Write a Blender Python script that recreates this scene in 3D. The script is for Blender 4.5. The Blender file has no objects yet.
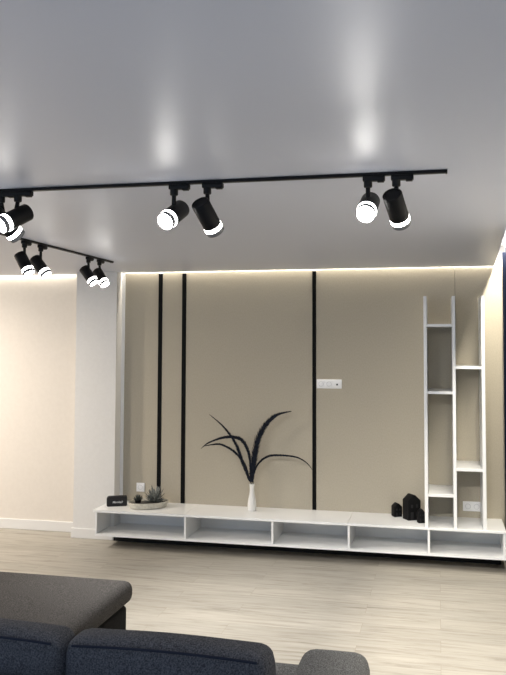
import bpy, bmesh, math, random
from mathutils import Vector, Matrix

sc = bpy.context.scene
C = sc.collection
R = math.radians
random.seed(7)

# ------------------------------------------------------------------ camera
cam_d = bpy.data.cameras.new('camera')
cam = bpy.data.objects.new('camera', cam_d)
C.objects.link(cam)
sc.camera = cam
cam_d.sensor_fit = 'VERTICAL'
cam_d.sensor_height = 36.0
cam_d.lens = 782.7 / 675 * 36.0
cam_d.shift_x = (253 - 263.0) / 675
cam_d.shift_y = (303.8 - 337.5) / 675
cam_d.clip_start = 0.05
yaw, pit, rol = R(12.61), R(2.987), R(0.169)
fw = Vector((-math.sin(yaw) * math.cos(pit), math.cos(yaw) * math.cos(pit), math.sin(pit)))
rt = Vector((math.cos(yaw), math.sin(yaw), 0))
up = rt.cross(fw)
r2 = rt * math.cos(rol) + up * math.sin(rol)
u2 = -rt * math.sin(rol) + up * math.cos(rol)
cam.matrix_world = Matrix(((r2.x, u2.x, -fw.x, 0), (r2.y, u2.y, -fw.y, 0), (r2.z, u2.z, -fw.z, 1.7805), (0, 0, 0, 1)))

# ------------------------------------------------------------------ world, lights, exposure
sc.view_settings.view_transform = 'Standard'
sc.view_settings.look = 'None'
sc.view_settings.gamma = 1.0
sc.view_settings.use_curve_mapping = False
sc.view_settings.exposure = 0.42

w = bpy.data.worlds.new('world')
sc.world = w
w.use_nodes = True
bg = w.node_tree.nodes['Background']
bg.inputs['Color'].default_value = (0.60, 0.76, 1.0, 1)
bg.inputs['Strength'].default_value = 1.0

H_CEIL = 2.45
WARM = (1.0, 0.91, 0.76)
NEUT = (1.0, 0.97, 0.93)


def area(name, loc, rot, sx, sy, watts, col):
    d = bpy.data.lights.new(name, 'AREA')
    d.shape = 'RECTANGLE'
    d.size, d.size_y, d.energy, d.color = sx, sy, watts, col
    o = bpy.data.objects.new(name, d)
    C.objects.link(o)
    o.location = loc
    o.rotation_euler = rot
    return o


# LED tape lying in the ceiling coves: along the media wall, the left wall, the curtain niche
area('cove_led', (-1.2, 6.875, 2.53), (0, 0, 0), 3.38, 0.015, 12, WARM)
area('cove_led', (-5.65, 6.935, 2.53), (0, 0, 0), 4.6, 0.015, 18, WARM)
# two added lights standing in for unseen lamps of the passage, far left
for x_, y_ in ((-4.9, 5.6), (-4.9, 4.2)):
    a_ = area('passage_stand_in_light', (x_, y_, H_CEIL - 0.004), (0, 0, 0), 0.14, 0.14, 54, (1.0, 0.90, 0.78))
area('cove_led', (0.427, 4.6, 2.565), (0, 0, R(-2.1)), 0.02, 4.4, 75, (1.0, 0.93, 0.8))
SPOT_W = 70.0
FACE_E = 28.0
RING_E = 14.0


# ------------------------------------------------------------------ materials
def mat(name, col, rough=0.5, spec=0.5, metal=0.0, emit=None, estr=0.0):
    m = bpy.data.materials.new(name)
    m.use_nodes = True
    b = m.node_tree.nodes['Principled BSDF']
    b.inputs['Base Color'].default_value = (*col, 1)
    b.inputs['Roughness'].default_value = rough
    b.inputs['Specular IOR Level'].default_value = spec
    b.inputs['Metallic'].default_value = metal
    if emit:
        b.inputs['Emission Color'].default_value = (*emit, 1)
        b.inputs['Emission Strength'].default_value = estr
    return m


def nodes(m):
    nt = m.node_tree
    return nt, nt.nodes, nt.links, nt.nodes['Principled BSDF']


def noisy(m, col_a, col_b, scale, stretch=(1, 1, 1), bump=0.0, detail=4, dist=0.002, lo=0.35, hi=0.65):
    nt, N, L, b = nodes(m)
    tc = N.new('ShaderNodeTexCoord')
    mp = N.new('ShaderNodeMapping')
    mp.inputs['Scale'].default_value = stretch
    nz = N.new('ShaderNodeTexNoise')
    nz.inputs['Scale'].default_value = scale
    nz.inputs['Detail'].default_value = detail
    cr = N.new('ShaderNodeValToRGB')
    cr.color_ramp.elements[0].position = lo
    cr.color_ramp.elements[1].position = hi
    cr.color_ramp.elements[0].color = (*col_a, 1)
    cr.color_ramp.elements[1].color = (*col_b, 1)
    L.new(tc.outputs['Object'], mp.inputs['Vector'])
    L.new(mp.outputs['Vector'], nz.inputs['Vector'])
    L.new(nz.outputs['Fac'], cr.inputs['Fac'])
    L.new(cr.outputs['Color'], b.inputs['Base Color'])
    if bump:
        bp = N.new('ShaderNodeBump')
        bp.inputs['Strength'].default_value = bump
        bp.inputs['Distance'].default_value = dist
        L.new(nz.outputs['Fac'], bp.inputs['Height'])
        L.new(bp.outputs['Normal'], b.inputs['Normal'])
    return m


M = {}
M['ceiling'] = mat('satin_stretch_ceiling', (0.555, 0.58, 0.665), 0.41, 0.5)
M['white_wall'] = noisy(mat('white_paint', (0.72, 0.71, 0.69), 0.6, 0.3), (0.71, 0.70, 0.68), (0.73, 0.72, 0.70), 40, bump=0.05)
M['cream_wall'] = noisy(mat('cream_paint', (0.70, 0.66, 0.60), 0.7, 0.2), (0.70, 0.65, 0.585), (0.72, 0.67, 0.605), 30, bump=0.05)
M['trim_white'] = mat('trim_white', (0.86, 0.87, 0.88), 0.3, 0.5)
M['baseboard'] = mat('baseboard_white', (0.74, 0.73, 0.71), 0.35, 0.5)
M['panel'] = noisy(mat('beige_textured_panel', (0.42, 0.38, 0.31), 0.75, 0.25), (0.435, 0.393, 0.312), (0.485, 0.44, 0.352), 120, (1, 1, 0.6), bump=0.12, detail=8, lo=0.3, hi=0.7)
M['black_strip'] = mat('black_strip', (0.004, 0.004, 0.004), 0.6, 0.1)
M['console'] = mat('white_lacquer', (0.82, 0.825, 0.82), 0.28, 0.5)
M['plinth'] = mat('dark_plinth', (0.012, 0.011, 0.010), 0.6, 0.2)
M['black'] = mat('black_metal', (0.004, 0.004, 0.0045), 0.5, 0.2)
M['bezel'] = mat('grey_bezel', (0.15, 0.15, 0.155), 0.4, 0.5)
M['face'] = mat('lamp_face', (0.9, 0.9, 0.9), 0.4, 0.3, emit=(1.0, 0.97, 0.92), estr=FACE_E)
M['ring'] = mat('lamp_ring', (0.9, 0.9, 0.9), 0.4, 0.3, emit=(1.0, 0.97, 0.93), estr=RING_E)
M['plastic'] = mat('white_plastic', (0.88, 0.88, 0.88), 0.35, 0.5)
M['plastic_in'] = mat('socket_grey', (0.36, 0.37, 0.39), 0.4, 0.5)
M['hole'] = mat('dark_hole', (0.02, 0.02, 0.022), 0.6, 0.2)
M['vase'] = mat('white_ceramic', (0.80, 0.79, 0.76), 0.30, 0.5)
M['feather'] = noisy(mat('black_feather', (0.008, 0.010, 0.016), 0.7, 0.12), (0.006, 0.007, 0.012), (0.014, 0.018, 0.030), 60)
M['speaker'] = noisy(mat('black_vinyl', (0.012, 0.012, 0.013), 0.55, 0.4), (0.010, 0.010, 0.011), (0.018, 0.018, 0.019), 300, bump=0.3)
M['grille'] = noisy(mat('black_grille', (0.018, 0.018, 0.019), 0.7, 0.3), (0.012, 0.012, 0.013), (0.03, 0.03, 0.031), 600, bump=0.4)
M['silver'] = mat('silver_script', (0.75, 0.75, 0.76), 0.3, 0.5, metal=0.3)
M['tray'] = noisy(mat('cream_stoneware', (0.60, 0.57, 0.49), 0.6, 0.3), (0.55, 0.52, 0.44), (0.66, 0.63, 0.55), 50)
M['soil'] = noisy(mat('dark_pebbles', (0.10, 0.095, 0.085), 0.9, 0.2), (0.035, 0.033, 0.03), (0.22, 0.21, 0.19), 140, bump=1.0, dist=0.006)
M['succulent'] = noisy(mat('grey_green_leaf', (0.12, 0.14, 0.12), 0.6, 0.3), (0.12, 0.13, 0.12), (0.25, 0.26, 0.245), 60)
M['dark_leaf'] = noisy(mat('dark_green_leaf', (0.05, 0.065, 0.05), 0.6, 0.3), (0.04, 0.045, 0.04), (0.10, 0.11, 0.10), 60)
M['house'] = mat('matt_black_ceramic', (0.004, 0.004, 0.0045), 0.55, 0.12)
M['house_hole'] = mat('house_opening', (0.016, 0.016, 0.017), 0.7, 0.2)
M['curtain'] = noisy(mat('navy_curtain', (0.008, 0.012, 0.040), 0.85, 0.1), (0.003, 0.005, 0.014), (0.006, 0.009, 0.022), 200, (1, 1, 0.3), bump=0.2)
M['leg'] = mat('sofa_leg', (0.02, 0.017, 0.014), 0.5, 0.4)


def fabric(name, a, b_):
    m = mat(name, a, 0.92, 0.12)
    noisy(m, a, b_, 210, (1, 1, 1), bump=0.55, detail=6, dist=0.003, lo=0.36, hi=0.68)
    return m


M['charcoal'] = fabric('charcoal_melange_fabric', (0.030, 0.028, 0.027), (0.122, 0.115, 0.110))
M['navy_fabric'] = fabric('navy_melange_fabric', (0.035, 0.036, 0.042), (0.106, 0.109, 0.122))
M['grey_fabric'] = fabric('grey_melange_fabric', (0.055, 0.056, 0.058), (0.20, 0.202, 0.205))
M['shaded_base'] = fabric('shade_toned_base_fabric', (0.008, 0.008, 0.008), (0.022, 0.021, 0.021))  # sofa fabric darkened: shade below the cushions is put into the colour
M['piping'] = mat('navy_piping', (0.018, 0.022, 0.036), 0.9, 0.1)


def make_floor_mat():
    m = mat('light_oak_planks', (0.5, 0.45, 0.37), 0.42, 0.4)
    nt, N, L, b = nodes(m)
    tc = N.new('ShaderNodeTexCoord')
    br = N.new('ShaderNodeTexBrick')
    br.offset = 0.37
    br.offset_frequency = 2
    br.inputs['Scale'].default_value = 1.0
    br.inputs['Brick Width'].default_value = 1.32
    br.inputs['Row Height'].default_value = 0.19
    br.inputs['Mortar Size'].default_value = 0.0012
    br.inputs['Mortar Smooth'].default_value = 0.2
    br.inputs['Bias'].default_value = 0.0
    br.inputs['Color1'].default_value = (0.0, 0.0, 0.0, 1)
    br.inputs['Color2'].default_value = (1.0, 1.0, 1.0, 1)
    br.inputs['Mortar'].default_value = (0.5, 0.5, 0.5, 1)
    L.new(tc.outputs['Object'], br.inputs['Vector'])
    # grain, shifted from plank to plank
    sh = N.new('ShaderNodeVectorMath'); sh.operation = 'MULTIPLY_ADD'
    L.new(br.outputs['Color'], sh.inputs[0])
    sh.inputs[1].default_value = (7.3, 3.1, 0)
    L.new(tc.outputs['Object'], sh.inputs[2])
    mp = N.new('ShaderNodeMapping')
    mp.inputs['Scale'].default_value = (0.9, 11.0, 1)
    L.new(sh.outputs[0], mp.inputs['Vector'])
    n1 = N.new('ShaderNodeTexNoise'); n1.inputs['Scale'].default_value = 2.4
    n1.inputs['Detail'].default_value = 9; n1.inputs['Roughness'].default_value = 0.66
    n1.inputs['Distortion'].default_value = 0.9
    L.new(mp.outputs['Vector'], n1.inputs['Vector'])
    cr = N.new('ShaderNodeValToRGB')
    e = cr.color_ramp.elements
    e[0].position = 0.28; e[0].color = (0.200, 0.178, 0.145, 1)
    e[1].position = 0.66; e[1].color = (0.41, 0.385, 0.336, 1)
    x = e.new(0.47); x.color = (0.345, 0.320, 0.274, 1)
    L.new(n1.outputs['Fac'], cr.inputs['Fac'])
    # plank tone
    tone = N.new('ShaderNodeMapRange')
    tone.inputs['To Min'].default_value = 0.90; tone.inputs['To Max'].default_value = 1.07
    L.new(br.outputs['Color'], tone.inputs['Value'])
    mul = N.new('ShaderNodeVectorMath'); mul.operation = 'SCALE'
    L.new(cr.outputs['Color'], mul.inputs[0]); L.new(tone.outputs['Result'], mul.inputs['Scale'])
    mx = N.new('ShaderNodeMix'); mx.data_type = 'RGBA'
    L.new(br.outputs['Fac'], mx.inputs['Factor'])
    L.new(mul.outputs[0], mx.inputs['A'])
    mx.inputs['B'].default_value = (0.26, 0.225, 0.18, 1)
    L.new(mx.outputs['Result'], b.inputs['Base Color'])
    bp = N.new('ShaderNodeBump'); bp.inputs['Strength'].default_value = 0.12
    bp.inputs['Distance'].default_value = 0.002
    L.new(n1.outputs['Fac'], bp.inputs['Height'])
    L.new(bp.outputs['Normal'], b.inputs['Normal'])
    return m


M['floor'] = make_floor_mat()


# ------------------------------------------------------------------ mesh helpers
def add_box(bm, x0, x1, y0, y1, z0, z1, bev=0.0, seg=2, mi=0):
    vs = [bm.verts.new((x, y, z)) for z in (z0, z1) for y in (y0, y1) for x in (x0, x1)]
    fs = [bm.faces.new([vs[i] for i in f]) for f in
          ((0, 2, 3, 1), (4, 5, 7, 6), (0, 1, 5, 4), (2, 6, 7, 3), (0, 4, 6, 2), (1, 3, 7, 5))]
    for f in fs:
        f.material_index = mi
    if bev > 0:
        es = list({e for f in fs for e in f.edges})
        bmesh.ops.bevel(bm, geom=es, offset=bev, offset_type='OFFSET', segments=seg, profile=0.5, affect='EDGES', clamp_overlap=True)


def add_prism(bm, pts, z0, z1, mi=0):
    a = [bm.verts.new((x, y, z0)) for x, y in pts]
    b = [bm.verts.new((x, y, z1)) for x, y in pts]
    n = len(pts)
    fs = [bm.faces.new(a[::-1]), bm.faces.new(b)]
    for i in range(n):
        fs.append(bm.faces.new((a[i], a[(i + 1) % n], b[(i + 1) % n], b[i])))
    for f in fs:
        f.material_index = mi


def add_lathe(bm, prof, n=32, mat4=None, sx=1.0, sy=1.0):
    """prof: (radius, z) list; radius 0 closes to a pole"""
    rings = []
    for r, z in prof:
        if r < 1e-6:
            rings.append([bm.verts.new((0, 0, z))])
        else:
            rings.append([bm.verts.new((r * sx * math.cos(2 * math.pi * i / n), r * sy * math.sin(2 * math.pi * i / n), z)) for i in range(n)])
    for a, b in zip(rings, rings[1:]):
        for i in range(n):
            j = (i + 1) % n
            if len(a) == 1 and len(b) == 1:
                continue
            if len(a) == 1:
                bm.faces.new((a[0], b[j], b[i]))
            elif len(b) == 1:
                bm.faces.new((a[i], a[j], b[0]))
            else:
                bm.faces.new((a[i], a[j], b[j], b[i]))
    if mat4 is not None:
        bmesh.ops.transform(bm, matrix=mat4, verts=[v for r in rings for v in r])


def build(name, bm, m, parent=None, smooth=False, loc=None, mats=None):
    bmesh.ops.recalc_face_normals(bm, faces=bm.faces)
    me = bpy.data.meshes.new(name)
    bm.to_mesh(me)
    bm.free()
    for x in (mats or [m]):
        me.materials.append(x)
    if smooth:
        me.polygons.foreach_set('use_smooth', [True] * len(me.polygons))
        try:
            me.set_sharp_from_angle(angle=R(38))
        except Exception:
            pass
    o = bpy.data.objects.new(name, me)
    C.objects.link(o)
    if parent is not None:
        o.parent = parent
    if loc is not None:
        o.location = loc
    return o


def tag(o, label, cat, group=None, kind=None):
    o['label'] = label
    o['category'] = cat
    if group:
        o['group'] = group
    if kind:
        o['kind'] = kind
    return o


def thing(name, label, cat, loc=(0, 0, 0), rz=0.0, group=None):
    o = bpy.data.objects.new(name, None)
    o.empty_display_size = 0.1
    C.objects.link(o)
    o.location = loc
    o.rotation_euler = (0, 0, rz)
    return tag(o, label, cat, group)


def struct(name, bm, m, label, cat, mats=None, smooth=False):
    o = build(name, bm, m, mats=mats, smooth=smooth)
    o['kind'] = 'structure'
    o['label'] = label
    o['category'] = cat
    return o


def copy_tree(o, parent=None):
    c = o.copy()
    C.objects.link(c)
    if parent is not None:
        c.parent = parent
    for ch in list(o.children):
        copy_tree(ch, c)
    return c


NB = bmesh.new

# ------------------------------------------------------------------ the setting
H = 2.45
YW = 6.892          # face of the beige panels
YC = 6.762          # face of the pillar
YL = 6.955          # face of the left wall
XP0, XP1 = -3.303, -2.90
XR = 0.86

bm = NB(); add_box(bm, -8.0, XR, -1.2, 7.1, -0.12, 0.0)
struct('floor', bm, M['floor'], 'light oak plank floor', 'floor')

# stretch ceiling with its coves; the upper slab closes the coves
bm = NB()
add_prism(bm, [(-8.0, -1.2), (0.17, -1.2), (0.468, YW - 0.03), (XP1, YW - 0.03), (XP1, YC + 0.05), (XP0, YC + 0.05), (XP0, YL - 0.035), (-8.0, YL - 0.035)], H, H + 0.02, 0)
add_box(bm, -8.0, XR, -1.2, 7.1, 2.63, 2.72, mi=1)
struct('ceiling', bm, None, 'satin grey stretch ceiling', 'ceiling', mats=[M['ceiling'], M['white_wall']])

bm = NB(); add_box(bm, XP1 - 0.2, XR, 6.93, 7.1, 0, 2.63)
struct('wall_back', bm, M['white_wall'], 'white wall behind the beige panels', 'wall')
bm = NB(); add_box(bm, -8.0, XP0 + 0.2, YL, 7.1, 0, 2.63)
struct('wall_left', bm, M['cream_wall'], 'cream wall on the left, beyond the white pillar', 'wall')
bm = NB(); add_box(bm, XP0, XP1, YC, 7.0, 0, H)
struct('pillar', bm, M['white_wall'], 'white wall pillar between cream wall and beige panels', 'pillar')
bm = NB(); add_box(bm, XR, XR + 0.1, -1.2, 7.1, 0, 2.63)
struct('wall_right', bm, M['white_wall'], 'white wall behind the navy curtain', 'wall')
bm = NB(); add_box(bm, -8.1, -8.0, -1.2, 7.1, 0, 2.63)
struct('wall_far_left', bm, M['cream_wall'], 'cream side wall at the far left', 'wall')

# beige panels and the black strips set between them
PLAB = ['narrow beige panel beside the white pillar', 'narrowest beige panel, between two black strips',
        'widest beige panel, behind the white vase', 'beige panel with the triple socket, right of a black strip',
        'beige panel beside the navy curtain']
for (x0, x1), lb in zip([(-2.87, -2.5385), (-2.5005, -2.3075), (-2.2685, -1.0915), (-1.0575, 0.1425), (0.1455, 0.62)], PLAB):
    bm = NB(); add_box(bm, x0, x1, YW, 6.93, 0.11, H - 0.003, 0.0015, 1)
    struct('wall_panel', bm, M['panel'], lb, 'wall panel')
SLAB = ['black vertical strip, leftmost, behind the succulent tray', 'black vertical strip, second from left',
        'black vertical strip beside the triple socket']
for i, ((x0, x1), lb) in enumerate(zip([(-2.538, -2.501), (-2.307, -2.269), (-1.091, -1.058)], SLAB)):
    bm = NB(); add_box(bm, x0, x1, YW - 0.004, 6.93, 0.11, H - 0.012)
    struct('trim_%d' % (i + 1), bm, M['black_strip'], lb, 'trim strip')

bm = NB(); add_box(bm, XP1 + 0.0005, -2.8705, YW - 0.006, 6.93, 0.0, H - 0.003)
struct('trim_4', bm, M['trim_white'], 'white vertical trim between pillar and beige panels', 'trim strip')

bm = NB(); add_box(bm, -8.0, XP0 - 0.0005, YL - 0.016, YL, 0, 0.095, 0.004, 2)
struct('baseboard_left', bm, M['baseboard'], 'white baseboard along the cream wall', 'baseboard')
bm = NB(); add_box(bm, XP0 - 0.015, XP1 - 0.001, YC - 0.016, YC, 0, 0.09, 0.004, 2)
add_box(bm, XP0 - 0.015, XP0, YC, YL - 0.017, 0, 0.09, 0.004, 2)
struct('baseboard_pillar', bm, M['baseboard'], 'white baseboard around the pillar', 'baseboard')


# ------------------------------------------------------------------ curtain
cur = thing('curtain', 'dark navy full-length curtain at the right edge', 'curtain', (0.555, 6.83, 0.03), 0.0)
bm = NB()
ny = 150
prev = None
for i in range(ny + 1):
    t = i / ny
    y = -t * 2.3
    x = 0.040 * math.sin(t * 2 * math.pi * 15) + 0.008 * math.sin(t * 47)
    row = [bm.verts.new((x + dx, y, z)) for dx, z in ((0, 0), (0, 2.50), (0.006, 2.50), (0.006, 0))]
    if prev:
        for k in range(4):
            bm.faces.new((prev[k], row[k], row[(k + 1) % 4], prev[(k + 1) % 4]))
    else:
        bm.faces.new(row)
    prev = row
bm.faces.new(prev[::-1])
build('drape', bm, M['curtain'], cur, smooth=True)
bm = NB()
add_box(bm, -0.012, 0.012, -2.3, 0.0, 2.575, 2.6)
for k in range(15):
    add_box(bm, -0.004, 0.006, -0.05 - k * 0.15, -0.04 - k * 0.15, 2.495, 2.58)
build('curtain_rail', bm, M['plastic'], cur)

# ------------------------------------------------------------------ media console
XC0, XC1, YF = -2.94, 0.502, 6.444
ZB, ZT = 0.110, 0.333
con = thing('media_console', 'long low white open-fronted media console along the beige wall', 'media console', (-1.22, 6.66, 0))
ox, oy = -1.22, 6.66


def cbox(bm, x0, x1, y0, y1, z0, z1, bev=0.0015):
    add_box(bm, x0 - ox, x1 - ox, y0 - oy, y1 - oy, z0, z1, bev, 1)


def cprism(bm, pts, z0, z1):
    add_prism(bm, [(x - ox, y - oy) for x, y in pts], z0, z1)


divs = [-2.117, -1.357, -0.722, -0.086]
yb = YW - 0.001
bm = NB(); cprism(bm, [(XC0 - 0.02, YF - 0.004), (-2.1295, YF - 0.004), (-2.1295, yb), (XP1 + 0.001, yb), (XP1 + 0.001, YC - 0.001), (XC0 - 0.02, YC - 0.001)], ZT - 0.02, ZT)
build('top_board', bm, M['console'], con)
for x0, x1 in ((-2.128, -0.7325), (-0.731, XC1 + 0.004)):
    bm = NB(); cbox(bm, x0, x1, YF - 0.004, yb, ZT - 0.02, ZT)
    build('top_board', bm, M['console'], con)
bm = NB(); cprism(bm, [(XC0, YF), (XC1, YF), (XC1, yb), (XP1 + 0.001, yb), (XP1 + 0.001, YC - 0.018), (XC0, YC - 0.018)], ZB, ZB + 0.02)
build('bottom_board', bm, M['console'], con)
bm = NB(); cbox(bm, XC0, XC0 + 0.018, YF, YC - 0.018, ZB + 0.02, ZT - 0.02)
build('side_panel', bm, M['console'], con)
bm = NB(); cbox(bm, XC1 - 0.018, XC1, YF, yb, ZB + 0.02, ZT - 0.02)
build('side_panel', bm, M['console'], con)
bm = NB(); cprism(bm, [(XC0 + 0.018, YC - 0.028), (XP1 + 0.013, YC - 0.028), (XP1 + 0.013, yb - 0.012), (XC1 - 0.018, yb - 0.012), (XC1 - 0.018, yb - 0.002), (XP1 + 0.002, yb - 0.002), (XP1 + 0.002, YC - 0.019), (XC0 + 0.018, YC - 0.019)], ZB + 0.02, ZT - 0.02)
build('back_panel', bm, M['console'], con)
for x in divs:
    bm = NB(); cbox(bm, x - 0.009, x + 0.009, YF + 0.001, yb - 0.013, ZB + 0.0201, ZT - 0.0201)
    build('divider', bm, M['console'], con)
bm = NB(); cbox(bm, XP1 + 0.01, XC1 - 0.02, 6.735, 6.87, 0.0, ZB)
p_ = build('plinth', bm, M['plinth'], con)
p_['label'] = 'black recessed plinth under the console'

# ------------------------------------------------------------------ shelf tower
tw = thing('shelving_unit', 'tall narrow white open shelving unit standing on the media console', 'shelving unit', (0.12, 6.66, ZT))
tx, ty = 0.12, 6.66


def tbox(bm, x0, x1, y0, y1, z0, z1):
    add_box(bm, x0 - tx, x1 - tx, y0 - ty, y1 - ty, z0 - ZT, z1 - ZT, 0.0012, 1)


posts = [(-0.115, -0.089), (0.109, 0.134), (0.334, 0.360)]
for x0, x1 in posts:
    bm = NB(); tbox(bm, x0, x1, YF + 0.004, yb, ZT, 2.176)
    build('upright', bm, M['console'], tw)
for x0, x1, zs in ((-0.089, 0.109, (1.94, 1.400, 0.585)), (0.134, 0.334, (1.602, 0.795))):
    for z in zs:
        bm = NB(); tbox(bm, x0, x1, YF + 0.006, yb, z - 0.011, z + 0.011)
        build('shelf', bm, M['console'], tw)


# ------------------------------------------------------------------ wall sockets
def ring_disc(bm, cx, cz, y, r, depth, n=28):
    """a shallow round well facing -y: rim ring plus sunken floor"""
    pr = [(r, 0.0), (r * 0.93, 0.0015), (r * 0.90, -depth), (0, -depth)]
    m4 = Matrix.Translation((cx, y, cz)) @ Matrix.Rotation(R(90), 4, 'X')
    add_lathe(bm, pr, n, m4)


def wall_socket(label, x0, kinds, zc, pitch=0.071, hh=0.081):
    wv = pitch * len(kinds) + 0.009
    t = thing('wall_socket', label, 'wall socket', (x0 + wv / 2, YW, zc), 0, 'white sockets on the beige wall')
    bm = NB(); add_box(bm, -wv / 2, wv / 2, -0.009, -0.0002, -hh / 2, hh / 2, 0.004, 3)
    build('frame', bm, M['plastic'], t, smooth=True)
    for i, k in enumerate(kinds):
        cx = -wv / 2 + 0.0045 + pitch * (i + 0.5)
        bm = NB(); add_box(bm, cx - 0.028, cx + 0.028, -0.0115, -0.008, -0.028, 0.028, 0.002, 2)
        pl = build('insert', bm, M['plastic'], t, smooth=True)
        if k == 'power':
            bm = NB(); ring_disc(bm, cx, 0, -0.0117, 0.0215, 0.002)
            build('socket_well', bm, M['plastic_in'], pl, smooth=True)
            for s in (-1, 1):
                bm = NB()
                add_lathe(bm, [(0, 0.0), (0.0030, 0.0), (0.0030, 0.0008), (0, 0.0008)], 14, Matrix.Translation((cx + s * 0.0095, -0.0098, 0)) @ Matrix.Rotation(R(90), 4, 'X'))
                build('pin_hole', bm, M['hole'], pl)
        else:
            bm = NB(); add_box(bm, cx - 0.007, cx + 0.007, -0.0125, -0.0114, -0.011, 0.003)
            build('data_port', bm, M['hole'], pl)
    return t


wall_socket('single white wall socket above the succulent tray', -2.735, ['power'], 0.462)
wall_socket('triple white wall socket beside a black strip, above the vase', -1.052, ['power', 'power', 'data'], 1.436)
wall_socket('double white wall socket low inside the shelving unit', 0.192, ['power', 'power'], 0.427)

# ------------------------------------------------------------------ lighting tracks
ZTR = 2.437


def track(label, a, b):
    a, b = Vector(a), Vector(b)
    mid = (a + b) / 2
    L = (b - a).length
    ang = math.atan2(b.y - a.y, b.x - a.x)
    t = thing('lighting_track', label, 'lighting track', (mid.x, mid.y, H), ang, 'black ceiling tracks')
    bm = NB(); add_box(bm, -L / 2, L / 2, -0.013, 0.013, ZTR - H, -0.0005, 0.002, 1)
    build('rail', bm, M['black'], t)
    for s in (-1, 1):
        bm = NB(); add_box(bm, s * L / 2 - 0.004, s * L / 2 + 0.004, -0.0145, 0.0145, ZTR - H - 0.0015, -0.0004, 0.002, 1)
        build('end_cap', bm, M['black'], t)


track('long black ceiling track running across, nearest the camera', (-3.4, 3.04, 0), (0.036, 3.04, 0))
track('black ceiling track on the left, running toward the white pillar', (-2.568, 3.35, 0), (-2.568, 5.88, 0))


def spotlight(label, stem, centre, axis, L, along, grp):
    """stem: (x, y) of the hanging stem; centre and axis of the cylinder; along: +x or +y run of the adapter"""
    t = thing('track_spotlight', label, 'spotlight', (stem[0], stem[1], ZTR), 0, grp)
    d = Vector(axis).normalized()
    c = Vector(centre) - Vector((stem[0], stem[1], ZTR))
    ux = Vector((1, 0, 0)) if along == 'x' else Vector((0, 1, 0))

    def abox(bm, a0, a1, hw, z0, z1, bev):
        if along == 'x':
            add_box(bm, a0, a1, -hw, hw, z0, z1, bev, 2)
        else:
            add_box(bm, -hw, hw, a0, a1, z0, z1, bev, 2)
    bm = NB()
    abox(bm, -0.020, 0.066, 0.0155, -0.020, 0.0, 0.003)
    abox(bm, 0.036, 0.062, 0.012, -0.025, -0.019, 0.002)
    build('adapter', bm, M['black'], t, smooth=True)
    bm = NB()
    add_lathe(bm, [(0, -0.044), (0.0145, -0.044), (0.0165, -0.041), (0.0165, -0.0195), (0, -0.0195)], 24)
    build('collar', bm, M['black'], t, smooth=True)
    # stem down to the middle of the body
    top = Vector((0, 0, -0.043))
    sv = c - top
    q = sv.to_track_quat('Z', 'Y').to_matrix().to_4x4()
    bm = NB(); add_lathe(bm, [(0, 0), (0.009, 0), (0.009, sv.length), (0, sv.length)], 16, Matrix.Translation(top) @ q)
    build('stem', bm, M['black'], t, smooth=True)
    m4 = Matrix.Translation(c) @ d.to_track_quat('Z', 'Y').to_matrix().to_4x4()
    r = 0.038
    h = L / 2
    bm = NB()
    add_lathe(bm, [(0, -h + 0.004), (r - 0.008, -h + 0.004), (r - 0.006, -h), (r - 0.002, -h), (r, -h + 0.003), (r, h - 0.037), (0, h - 0.037)], 40, m4)
    build('housing', bm, M['black'], t, smooth=True)
    bm = NB()
    add_lathe(bm, [(r - 0.006, h - 0.0365), (r + 0.0005, h - 0.0365), (r + 0.0005, h - 0.0205), (r - 0.006, h - 0.0205)], 40, m4)
    rg = build('diffuser_ring', bm, M['ring'], t, smooth=True)
    rg['label'] = 'glowing white acrylic ring'
    bm = NB()
    add_lathe(bm, [(r - 0.007, h - 0.020), (r, h - 0.020), (r, h - 0.002), (r - 0.002, h), (r - 0.003, h), (r - 0.004, h - 0.003), (r - 0.004, h - 0.020), (r - 0.007, h - 0.020)], 40, m4)
    build('bezel', bm, M['bezel'], t, smooth=True)
    bm = NB()
    add_lathe(bm, [(0, h - 0.010), (r - 0.0042, h - 0.010), (r - 0.0042, h - 0.004), (0.02, h - 0.003), (0, h - 0.002)], 40, m4)
    fc = build('lens', bm, M['face'], t, smooth=True)
    fc['label'] = 'bright white glowing lens'
    ld = bpy.data.lights.new('spot_beam', 'SPOT')
    ld.energy = SPOT_W
    ld.color = NEUT
    ld.spot_size = R(92)
    ld.spot_blend = 1.0
    ld.shadow_soft_size = 0.03
    lo = bpy.data.objects.new('spot_beam', ld)
    C.objects.link(lo)
    lo.parent = t
    lo.matrix_local = Matrix.Translation(c + d * (h + 0.004)) @ (-d).to_track_quat('Z', 'Y').to_matrix().to_4x4()
    return t


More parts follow.
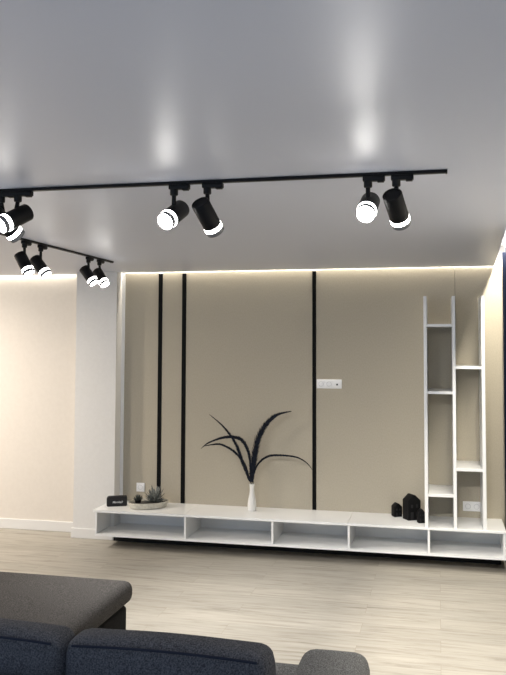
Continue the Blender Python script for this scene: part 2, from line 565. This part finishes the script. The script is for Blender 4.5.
G1, G2 = 'spotlights on the long track', 'spotlights on the left track'
SP = [
    ('black spotlight at the left edge aimed at the camera, first on the long track', (-1.766, 3.04), (-1.768, 3.018, 2.317), (-0.42, -0.757, -0.5), 0.15, 'x', G1),
    ('black spotlight at the left edge half hidden behind another, aimed at the wall', (-1.846, 3.04), (-1.840, 3.070, 2.302), (0.382, 0.689, -0.616), 0.16, 'x', G1),
    ('black spotlight facing the camera on the long track, left of the middle pair', (-1.057, 3.04), (-1.059, 3.04, 2.312), (-0.207, -0.832, -0.515), 0.145, 'x', G1),
    ('black spotlight aimed away at the wall, right of the middle pair', (-0.914, 3.04), (-0.911, 3.04, 2.297), (0.246, 0.676, -0.695), 0.155, 'x', G1),
    ('black spotlight facing the camera, left of the right-hand pair', (-0.262, 3.04), (-0.262, 3.04, 2.315), (-0.074, -0.845, -0.53), 0.14, 'x', G1),
    ('black spotlight aimed away at the wall, rightmost on the long track', (-0.153, 3.04), (-0.151, 3.04, 2.303), (0.198, 0.74, -0.643), 0.155, 'x', G1),
    ('black spotlight on the left track, leftmost of its four', (-2.568, 4.511), (-2.568, 4.516, 2.290), (0.525, -0.074, -0.848), 0.15, 'y', G2),
    ('black spotlight on the left track, second from the left', (-2.568, 4.721), (-2.568, 4.721, 2.291), (0.641, -0.045, -0.766), 0.15, 'y', G2),
    ('black spotlight before the white pillar, third on the left track', (-2.568, 5.447), (-2.568, 5.46, 2.296), (0.626, -0.066, -0.777), 0.15, 'y', G2),
    ('black spotlight nearest the end of the left track, before the pillar', (-2.568, 5.643), (-2.568, 5.676, 2.299), (0.587, -0.261, -0.766), 0.15, 'y', G2),
]
for a in SP:
    spotlight(*a)

# ------------------------------------------------------------------ sofa with chaise
sf = thing('sectional_sofa', 'charcoal and navy fabric corner sofa with a chaise, seen from behind', 'sofa', (-1.5, 2.8, 0))
sx_, sy_ = -1.5, 2.8


def puff(x0, x1, y0, y1, z0, z1, r=0.045, bulge=0.012, n=(14, 10, 6), crown=0.0):
    """soft upholstered block: a subdivided, rounded box whose faces swell a little"""
    bm = NB()
    cx, cy, cz = (x0 + x1) / 2, (y0 + y1) / 2, (z0 + z1) / 2
    hx, hy, hz = (x1 - x0) / 2, (y1 - y0) / 2, (z1 - z0) / 2

    def samples(h, k):
        inner = [-(h - r) + 2 * (h - r) * i / k for i in range(k + 1)]
        e = [r * (1 - math.cos(a)) for a in (R(0), R(30), R(60))]
        return [-h + r * (1 - math.sin(R(90 - q))) for q in (0, 30, 60)] + inner + [h - r * (1 - math.sin(R(90 - q))) for q in (60, 30, 0)]
    X, Y, Z = samples(hx, n[0]), samples(hy, n[1]), samples(hz, n[2])
    vm = {}

    def vert(p):
        key = tuple(round(v, 5) for v in p)
        if key in vm:
            return vm[key]
        q = Vector(p)
        core = Vector((max(-(hx - r), min(hx - r, q.x)), max(-(hy - r), min(hy - r, q.y)), max(-(hz - r), min(hz - r, q.z))))
        dl = q - core
        if dl.length > 1e-9:
            q = core + dl.normalized() * r
        wx, wy, wz = 1 - (q.x / hx) ** 2, 1 - (q.y / hy) ** 2, 1 - (q.z / hz) ** 2
        q.z += (bulge + crown) * wx * wy * (1 if q.z > 0 else 0.0) * max(0, q.z / hz)
        q.y += bulge * wx * max(wz, 0) * (q.y / hy)
        q.x += bulge * wy * max(wz, 0) * (q.x / hx)
        v = bm.verts.new((q.x + cx - sx_, q.y + cy - sy_, q.z + cz))
        vm[key] = v
        return v

    def grid(A, B, fn):
        for i in range(len(A) - 1):
            for j in range(len(B) - 1):
                vs = [vert(fn(A[i], B[j])), vert(fn(A[i + 1], B[j])), vert(fn(A[i + 1], B[j + 1])), vert(fn(A[i], B[j + 1]))]
                if len(set(vs)) == 4:
                    try:
                        bm.faces.new(vs)
                    except ValueError:
                        pass
                elif len(set(vs)) == 3:
                    u = list(dict.fromkeys(vs))
                    try:
                        bm.faces.new(u)
                    except ValueError:
                        pass
    for s in (-1, 1):
        grid(X, Y, lambda a, b, s=s: (a, b, s * hz))
        grid(X, Z, lambda a, b, s=s: (a, s * hy, b))
        grid(Y, Z, lambda a, b, s=s: (s * hx, a, b))
    return bm


def part(name, bm, m, lab=None):
    o = build(name, bm, m, sf, smooth=True)
    if lab:
        o['label'] = lab
    return o


part('chaise_base', puff(-2.73, -1.745, 2.45, 4.275, 0.09, 0.295, 0.02, 0.0), M['shaded_base'])
part('chaise_cushion', puff(-2.76, -1.722, 2.47, 4.33, 0.30, 0.425, 0.05, 0.010, (16, 24, 3), 0.004), M['charcoal'], 'charcoal fabric chaise cushion')
part('seat_base', puff(-1.742, -0.56, 2.40, 3.32, 0.09, 0.295, 0.02, 0.0), M['shaded_base'])
part('seat_cushion', puff(-1.712, -0.545, 2.47, 3.36, 0.30, 0.435, 0.045, 0.008, (16, 12, 3)), M['grey_fabric'], 'charcoal fabric seat cushion')
part('back_frame', puff(-2.76, -0.445, 2.20, 2.345, 0.09, 0.72, 0.03, 0.0, (20, 2, 8)), M['navy_fabric'], 'navy fabric backrest frame')
part('armrest', puff(-0.545, -0.272, 2.35, 3.20, 0.09, 0.572, 0.06, 0.010, (5, 12, 8)), M['grey_fabric'], 'grey fabric armrest')
for x0, x1 in ((-2.565, -1.885), (-1.872, -1.190), (-1.178, -0.512)):
    bm = puff(x0, x1, 2.352, 2.50, 0.44, 0.838, 0.045, 0.014, (16, 4, 10))
    cu = part('back_cushion', bm, M['navy_fabric'], 'navy fabric back cushion')
    bm = NB()
    # sewn seam that runs round the rear top edge
    n = 40
    prev = None
    for i in range(n + 1):
        x = x0 + 0.03 + (x1 - x0 - 0.06) * i / n
        u = (x - (x0 + x1) / 2) / ((x1 - x0) / 2)
        zc_ = 0.818 + 0.012 * (1 - u * u)
        yc_ = 2.3545 - 0.004 * (1 - u * u)
        ring_ = [bm.verts.new((x - sx_, yc_ - sy_ + 0.004 * math.cos(a), zc_ + 0.004 * math.sin(a))) for a in (0, R(60), R(120), R(180), R(240), R(300))]
        if prev:
            for k in range(6):
                bm.faces.new((prev[k], ring_[k], ring_[(k + 1) % 6], prev[(k + 1) % 6]))
        else:
            bm.faces.new(ring_[::-1])
        prev = ring_
    bm.faces.new(prev)
    build('piping', bm, M['piping'], cu, smooth=True)
for x, y in ((-2.66, 4.2), (-1.80, 4.2), (-2.66, 2.3), (-0.62, 2.3), (-0.42, 3.1), (-1.62, 3.24)):
    bm = NB(); add_lathe(bm, [(0, 0), (0.018, 0), (0.025, 0.092), (0, 0.092)], 20, Matrix.Translation((x - sx_, y - sy_, 0)))
    part('leg', bm, M['leg'])

# ------------------------------------------------------------------ vase and feathers
vx, vy = -1.601, 6.738
bm = NB()
add_lathe(bm, [(0, 0), (0.033, 0), (0.037, 0.004), (0.039, 0.03), (0.038, 0.06), (0.032, 0.10), (0.0235, 0.14), (0.0195, 0.17), (0.0195, 0.20), (0.0225, 0.226), (0.023, 0.23),
               (0.019, 0.23), (0.016, 0.20), (0.016, 0.17), (0.02, 0.14), (0.03, 0.08), (0.03, 0.012), (0, 0.012)], 36)
v = build('vase', bm, M['vase'], None, smooth=True, loc=(vx, vy, ZT))
tag(v, 'slender white bottle vase holding dark feathers on the media console', 'vase')


def catmull(P, k=10):
    out = []
    P = [P[0]] + P + [P[-1]]
    for i in range(1, len(P) - 2):
        for j in range(k):
            t = j / k
            a, b, c, d = P[i - 1], P[i], P[i + 1], P[i + 2]
            out.append(0.5 * ((2 * b) + (-a + c) * t + (2 * a - 5 * b + 4 * c - d) * t * t + (-a + 3 * b - 3 * c + d) * t ** 3))
    out.append(P[-2])
    return out


def feather(label, pts, width, ydir, root, wpeak=0.45, barbs=True):
    """a curved plume: thin quill plus a vane of overlapping barbs on both sides"""
    n0 = len(pts)
    P = [Vector((x, vy + ydir * (i / (n0 - 1)) ** 1.5, z)) for i, (x, z) in enumerate(pts)]
    dx, dy = root
    P[0] = Vector((vx + dx, vy + dy, ZT + 0.03))
    P.insert(1, Vector((vx + dx, vy + dy, ZT + 0.17)))
    P.insert(2, Vector((vx + dx, vy + dy, ZT + 0.235)))
    Q = catmull(P, 12)
    base = Q[0].copy()
    t = thing('plume', label, 'plume', base, 0, 'dark plumes in the white vase')
    Q = [q - base for q in Q]
    n = len(Q)
    bm = NB()
    prev = None
    for i, q in enumerate(Q):
        s = i / (n - 1)
        r = 0.0026 * (1 - s) + 0.0006
        tg = (Q[min(i + 1, n - 1)] - Q[max(i - 1, 0)]).normalized()
        a = tg.cross(Vector((0, 1, 0))).normalized()
        b = tg.cross(a).normalized()
        rg = [bm.verts.new(q + a * r * math.cos(k * math.pi / 3) + b * r * math.sin(k * math.pi / 3)) for k in range(6)]
        if prev:
            for k in range(6):
                bm.faces.new((prev[k], rg[k], rg[(k + 1) % 6], prev[(k + 1) % 6]))
        prev = rg
    build('quill', bm, M['feather'], t, smooth=True)
    bm = NB()
    s0 = 0.15
    nb = 190
    rnd = random.Random(len(label))
    for k in range(nb):
        s = s0 + (1 - s0) * k / nb
        f = s * (n - 1)
        i = min(int(f), n - 2)
        q = Q[i].lerp(Q[i + 1], f - i)
        if q.z + base.z < ZT + 0.242:
            continue
        tg = (Q[i + 1] - Q[i]).normalized()
        a = tg.cross(Vector((0, 1, 0))).normalized()
        u = (s - s0) / (1 - s0)
        prof = (min(1, u / wpeak) ** 0.5) * (1 - max(0, (u - wpeak) / (1 - wpeak)) ** 1.6) + 0.06
        for sd in (-1, 1):
            ln = width * prof * rnd.uniform(0.8, 1.12)
            dirv = (a * sd * 0.52 + tg * 0.85 + Vector((0, rnd.uniform(-0.25, 0.25), 0))).normalized()
            wv = tg * (0.0045 if barbs else 0.007)
            tip = q + dirv * ln * 1.6
            mid = q + dirv * ln * 0.8 + a * sd * 0.001
            y_ = Vector((0, 0.0004, 0))
            A, B, D_, E_ = q - wv, q + wv, mid + wv * 0.9, mid - wv * 0.9
            f1 = [bm.verts.new(p - y_) for p in (A, B, D_, tip, E_)]
            f2 = [bm.verts.new(p + y_) for p in (A, B, D_, tip, E_)]
            bm.faces.new(f1)
            bm.faces.new(f2[::-1])
            for e in range(5):
                bm.faces.new((f1[e], f2[e], f2[(e + 1) % 5], f1[(e + 1) % 5]))
    build('vane', bm, M['feather'], t)
    return t


feather('dark plume in the vase, straightest, rising to the upper left', [(-1.619, 0.579), (-1.628, 0.613), (-1.683, 0.75), (-1.747, 0.914), (-1.848, 1.052), (-1.978, 1.163)], 0.021, -0.05, (-0.009, -0.006))
feather('dark plume arching high then drooping to the left of the vase', [(-1.61, 0.579), (-1.61, 0.631), (-1.629, 0.813), (-1.684, 0.925), (-1.766, 0.962), (-1.875, 0.954), (-2.004, 0.906), (-2.078, 0.851)], 0.021, 0.03, (-0.002, 0.010))
feather('thin dark plume, lowest of those leaning left from the vase', [(-1.619, 0.579), (-1.628, 0.605), (-1.665, 0.725), (-1.756, 0.835), (-1.875, 0.897), (-1.967, 0.894), (-2.041, 0.879)], 0.015, -0.03, (-0.010, 0.004))
feather('broadest dark plume in the vase, sweeping up to the right', [(-1.601, 0.58), (-1.601, 0.632), (-1.584, 0.771), (-1.548, 0.946), (-1.477, 1.079), (-1.379, 1.168), (-1.246, 1.205)], 0.042, -0.03, (0.003, -0.010), 0.4)
feather('thin dark plume arching low to the right, toward a black strip', [(-1.601, 0.58), (-1.592, 0.632), (-1.547, 0.738), (-1.458, 0.806), (-1.343, 0.818), (-1.21, 0.806), (-1.122, 0.762), (-1.066, 0.695)], 0.013, 0.02, (0.010, 0.002))

# ------------------------------------------------------------------ portable speaker
spk = thing('portable_speaker', 'small black portable speaker with silver script on the console end', 'speaker', (-2.826, 6.650, ZT), R(24))
WS, HS, DS = 0.180, 0.087, 0.055


def rounded_profile(wd, ht, r, cut):
    """front outline in x-z: rounded corners, the upper left one cut to a slope"""
    pts = []
    cs = [(-wd / 2 + r, r, 180, 270), (wd / 2 - r, r, 270, 360), (wd / 2 - r, ht - r, 0, 90)]
    for cx, cz, a0, a1 in cs:
        for k in range(7):
            a = R(a0 + (a1 - a0) * k / 6)
            pts.append((cx + r * math.cos(a), cz + r * math.sin(a)))
    pts += [(-wd / 2 + cut, ht), (-wd / 2 + cut * 0.55, ht - cut * 0.16), (-wd / 2 + cut * 0.16, ht - cut * 0.5), (-wd / 2, ht - cut * 0.95)]
    return pts


def add_profile(bm, pts, y0, y1):
    a = [bm.verts.new((x, y0, z)) for x, z in pts]
    b = [bm.verts.new((x, y1, z)) for x, z in pts]
    bm.faces.new(a)
    bm.faces.new(b[::-1])
    for i in range(len(pts)):
        j = (i + 1) % len(pts)
        bm.faces.new((a[i], b[i], b[j], a[j]))


bm = NB(); add_profile(bm, rounded_profile(WS, HS, 0.014, 0.022), -DS / 2, DS / 2)
build('cabinet', bm, M['speaker'], spk, smooth=True)
bm = NB(); add_profile(bm, [(x * 0.92, 0.004 + z * 0.89) for x, z in rounded_profile(WS, HS, 0.012, 0.022)], -DS / 2 - 0.0025, -DS / 2 + 0.002)
build('grille', bm, M['grille'], spk, smooth=True)
fc = bpy.data.curves.new('script', 'FONT')
fc.body = 'Marshall'
fc.size = 0.026
fc.shear = 0.35
fc.extrude = 0.0008
fc.offset = 0.0004
fc.align_x = 'CENTER'
fo = bpy.data.objects.new('script', fc)
C.objects.link(fo)
bpy.context.view_layer.update()
me = bpy.data.meshes.new_from_object(fo.evaluated_get(bpy.context.evaluated_depsgraph_get()))
bpy.data.objects.remove(fo)
me.materials.clear()
me.materials.append(M['silver'])
lg = bpy.data.objects.new('logo_script', me)
C.objects.link(lg)
lg.parent = spk
lg.location = (0.004, -DS / 2 - 0.0028, 0.030)
lg.rotation_euler = (R(90), 0, 0)
lg['label'] = 'silver script lettering'
bm = NB(); add_box(bm, -0.045, 0.06, -0.014, 0.014, HS - 0.001, HS + 0.0015, 0.0008, 1)
build('control_strip', bm, M['black'], spk)

# ------------------------------------------------------------------ tray with succulents
TX, TY = -2.528, 6.655
tr = thing('oval_tray', 'cream oval stoneware tray of dark pebbles and succulents on the console', 'tray', (TX, TY, ZT), R(36))
bm = NB()
add_lathe(bm, [(0, 0), (0.82, 0), (0.90, 0.006), (0.985, 0.042), (1.0, 0.052), (0.985, 0.055), (0.955, 0.052), (0.91, 0.030), (0, 0.028)], 48, None, 0.182, 0.125)
build('dish', bm, M['tray'], tr, smooth=True)
bm = NB()
add_lathe(bm, [(0, 0.026), (0.91, 0.0302), (0.90, 0.037), (0.6, 0.042), (0, 0.043)], 48, None, 0.180, 0.123)
pb = build('pebble_bed', bm, M['soil'], tr, smooth=True)
pb['kind'] = 'stuff'


def leaf(bm, base, d, L, wd, th, curl=0.3):
    d = d.normalized()
    side = d.cross(Vector((0, 0, 1)))
    if side.length < 1e-3:
        side = Vector((1, 0, 0))
    side.normalize()
    nr = side.cross(d).normalized()
    prev = None
    st = [(0, 0.45), (0.25, 0.9), (0.5, 1.0), (0.75, 0.7), (0.92, 0.3)]
    for s, k in st:
        c = base + d * L * s + Vector((0, 0, 1)) * curl * L * s * s
        ring_ = [bm.verts.new(c + side * wd * k), bm.verts.new(c + nr * th * k * 0.5), bm.verts.new(c - side * wd * k), bm.verts.new(c - nr * th * k)]
        if prev:
            for i in range(4):
                bm.faces.new((prev[i], ring_[i], ring_[(i + 1) % 4], prev[(i + 1) % 4]))
        else:
            bm.faces.new(ring_[::-1])
        prev = ring_
    tip = bm.verts.new(base + d * L + Vector((0, 0, 1)) * curl * L)
    for i in range(4):
        bm.faces.new((prev[i], prev[(i + 1) % 4], tip))


ag = thing('succulent', 'larger spiky grey-green succulent in the oval tray', 'succulent', (-2.478, 6.690, ZT + 0.040), 0, 'succulents in the tray')
bm = NB()
rnd = random.Random(3)
for ringi, (cnt, el, L) in enumerate(((13, 12, 0.088), (12, 32, 0.102), (9, 52, 0.108), (6, 70, 0.106))):
    for k in range(cnt):
        a = 2 * math.pi * (k + 0.5 * (ringi % 2)) / cnt + rnd.uniform(-0.15, 0.15)
        e = R(el + rnd.uniform(-7, 7))
        leaf(bm, Vector((0.012 * math.cos(a), 0.012 * math.sin(a), 0.008 + 0.006 * ringi)), Vector((math.cos(a) * math.cos(e), math.sin(a) * math.cos(e), math.sin(e))), L * rnd.uniform(0.85, 1.1), 0.013, 0.007, 0.10)
build('foliage', bm, M['succulent'], ag)
bm = NB(); add_lathe(bm, [(0, -0.002), (0.02, -0.002), (0.016, 0.03), (0, 0.034)], 16)
build('stem', bm, M['dark_leaf'], ag, smooth=True)

s2 = thing('succulent', 'small dark succulent in a little pot at the left of the tray', 'succulent', (-2.612, 6.618, ZT + 0.039), 0, 'succulents in the tray')
bm = NB()
for ringi, (cnt, el, L) in enumerate(((7, 25, 0.045), (6, 52, 0.05), (3, 76, 0.05))):
    for k in range(cnt):
        a = 2 * math.pi * (k + 0.5 * (ringi % 2)) / cnt + rnd.uniform(-0.2, 0.2)
        e = R(el + rnd.uniform(-8, 8))
        leaf(bm, Vector((0.006 * math.cos(a), 0.006 * math.sin(a), 0.024)), Vector((math.cos(a) * math.cos(e), math.sin(a) * math.cos(e), math.sin(e))), L * rnd.uniform(0.9, 1.1), 0.009, 0.006, 0.15)
build('foliage', bm, M['dark_leaf'], s2)
bm = NB(); add_lathe(bm, [(0, -0.003), (0.024, -0.003), (0.029, 0.024), (0.029, 0.028), (0.025, 0.028), (0.024, 0.022), (0, 0.022)], 24)
build('pot', bm, M['house'], s2, smooth=True)


# ------------------------------------------------------------------ little black houses
def house(label, x, y, wd, dp, hw, hr, rz):
    t = thing('house_ornament', label, 'ornament', (x, y, ZT), R(rz), 'black house ornaments on the console')
    bm = NB()
    prof = [(-wd / 2, 0), (wd / 2, 0), (wd / 2, hw), (wd * 0.08, hr), (-wd * 0.08, hr), (-wd / 2, hw)]
    add_profile(bm, prof, -dp / 2, dp / 2)
    es = [e for e in bm.edges]
    bmesh.ops.bevel(bm, geom=es, offset=0.004, segments=2, profile=0.5, affect='EDGES', clamp_overlap=True)
    build('body', bm, M['house'], t, smooth=True)
    k = wd * 0.16
    spots = [(-wd * 0.2, hw * 0.72), (wd * 0.2, hw * 0.72), (wd * 0.2, hw * 0.32)]
    for cx, cz in spots:
        bm = NB(); add_box(bm, cx - k / 2, cx + k / 2, -dp / 2 - 0.0012, -dp / 2 + 0.001, cz - k * 0.7, cz + k * 0.7)
        build('window', bm, M['house_hole'], t)
    bm = NB(); add_box(bm, -wd * 0.30, -wd * 0.08, -dp / 2 - 0.0012, -dp / 2 + 0.001, 0.004, hw * 0.42)
    build('door', bm, M['house_hole'], t)
    return t


house('small black house ornament, left of the larger one', -0.355, 6.80, 0.072, 0.066, 0.085, 0.112, 28)
house('largest black house ornament, middle of the three', -0.228, 6.715, 0.118, 0.095, 0.160, 0.205, 32)
house('small black house ornament tucked against the shelving unit', -0.150, 6.60, 0.056, 0.044, 0.088, 0.115, 20)
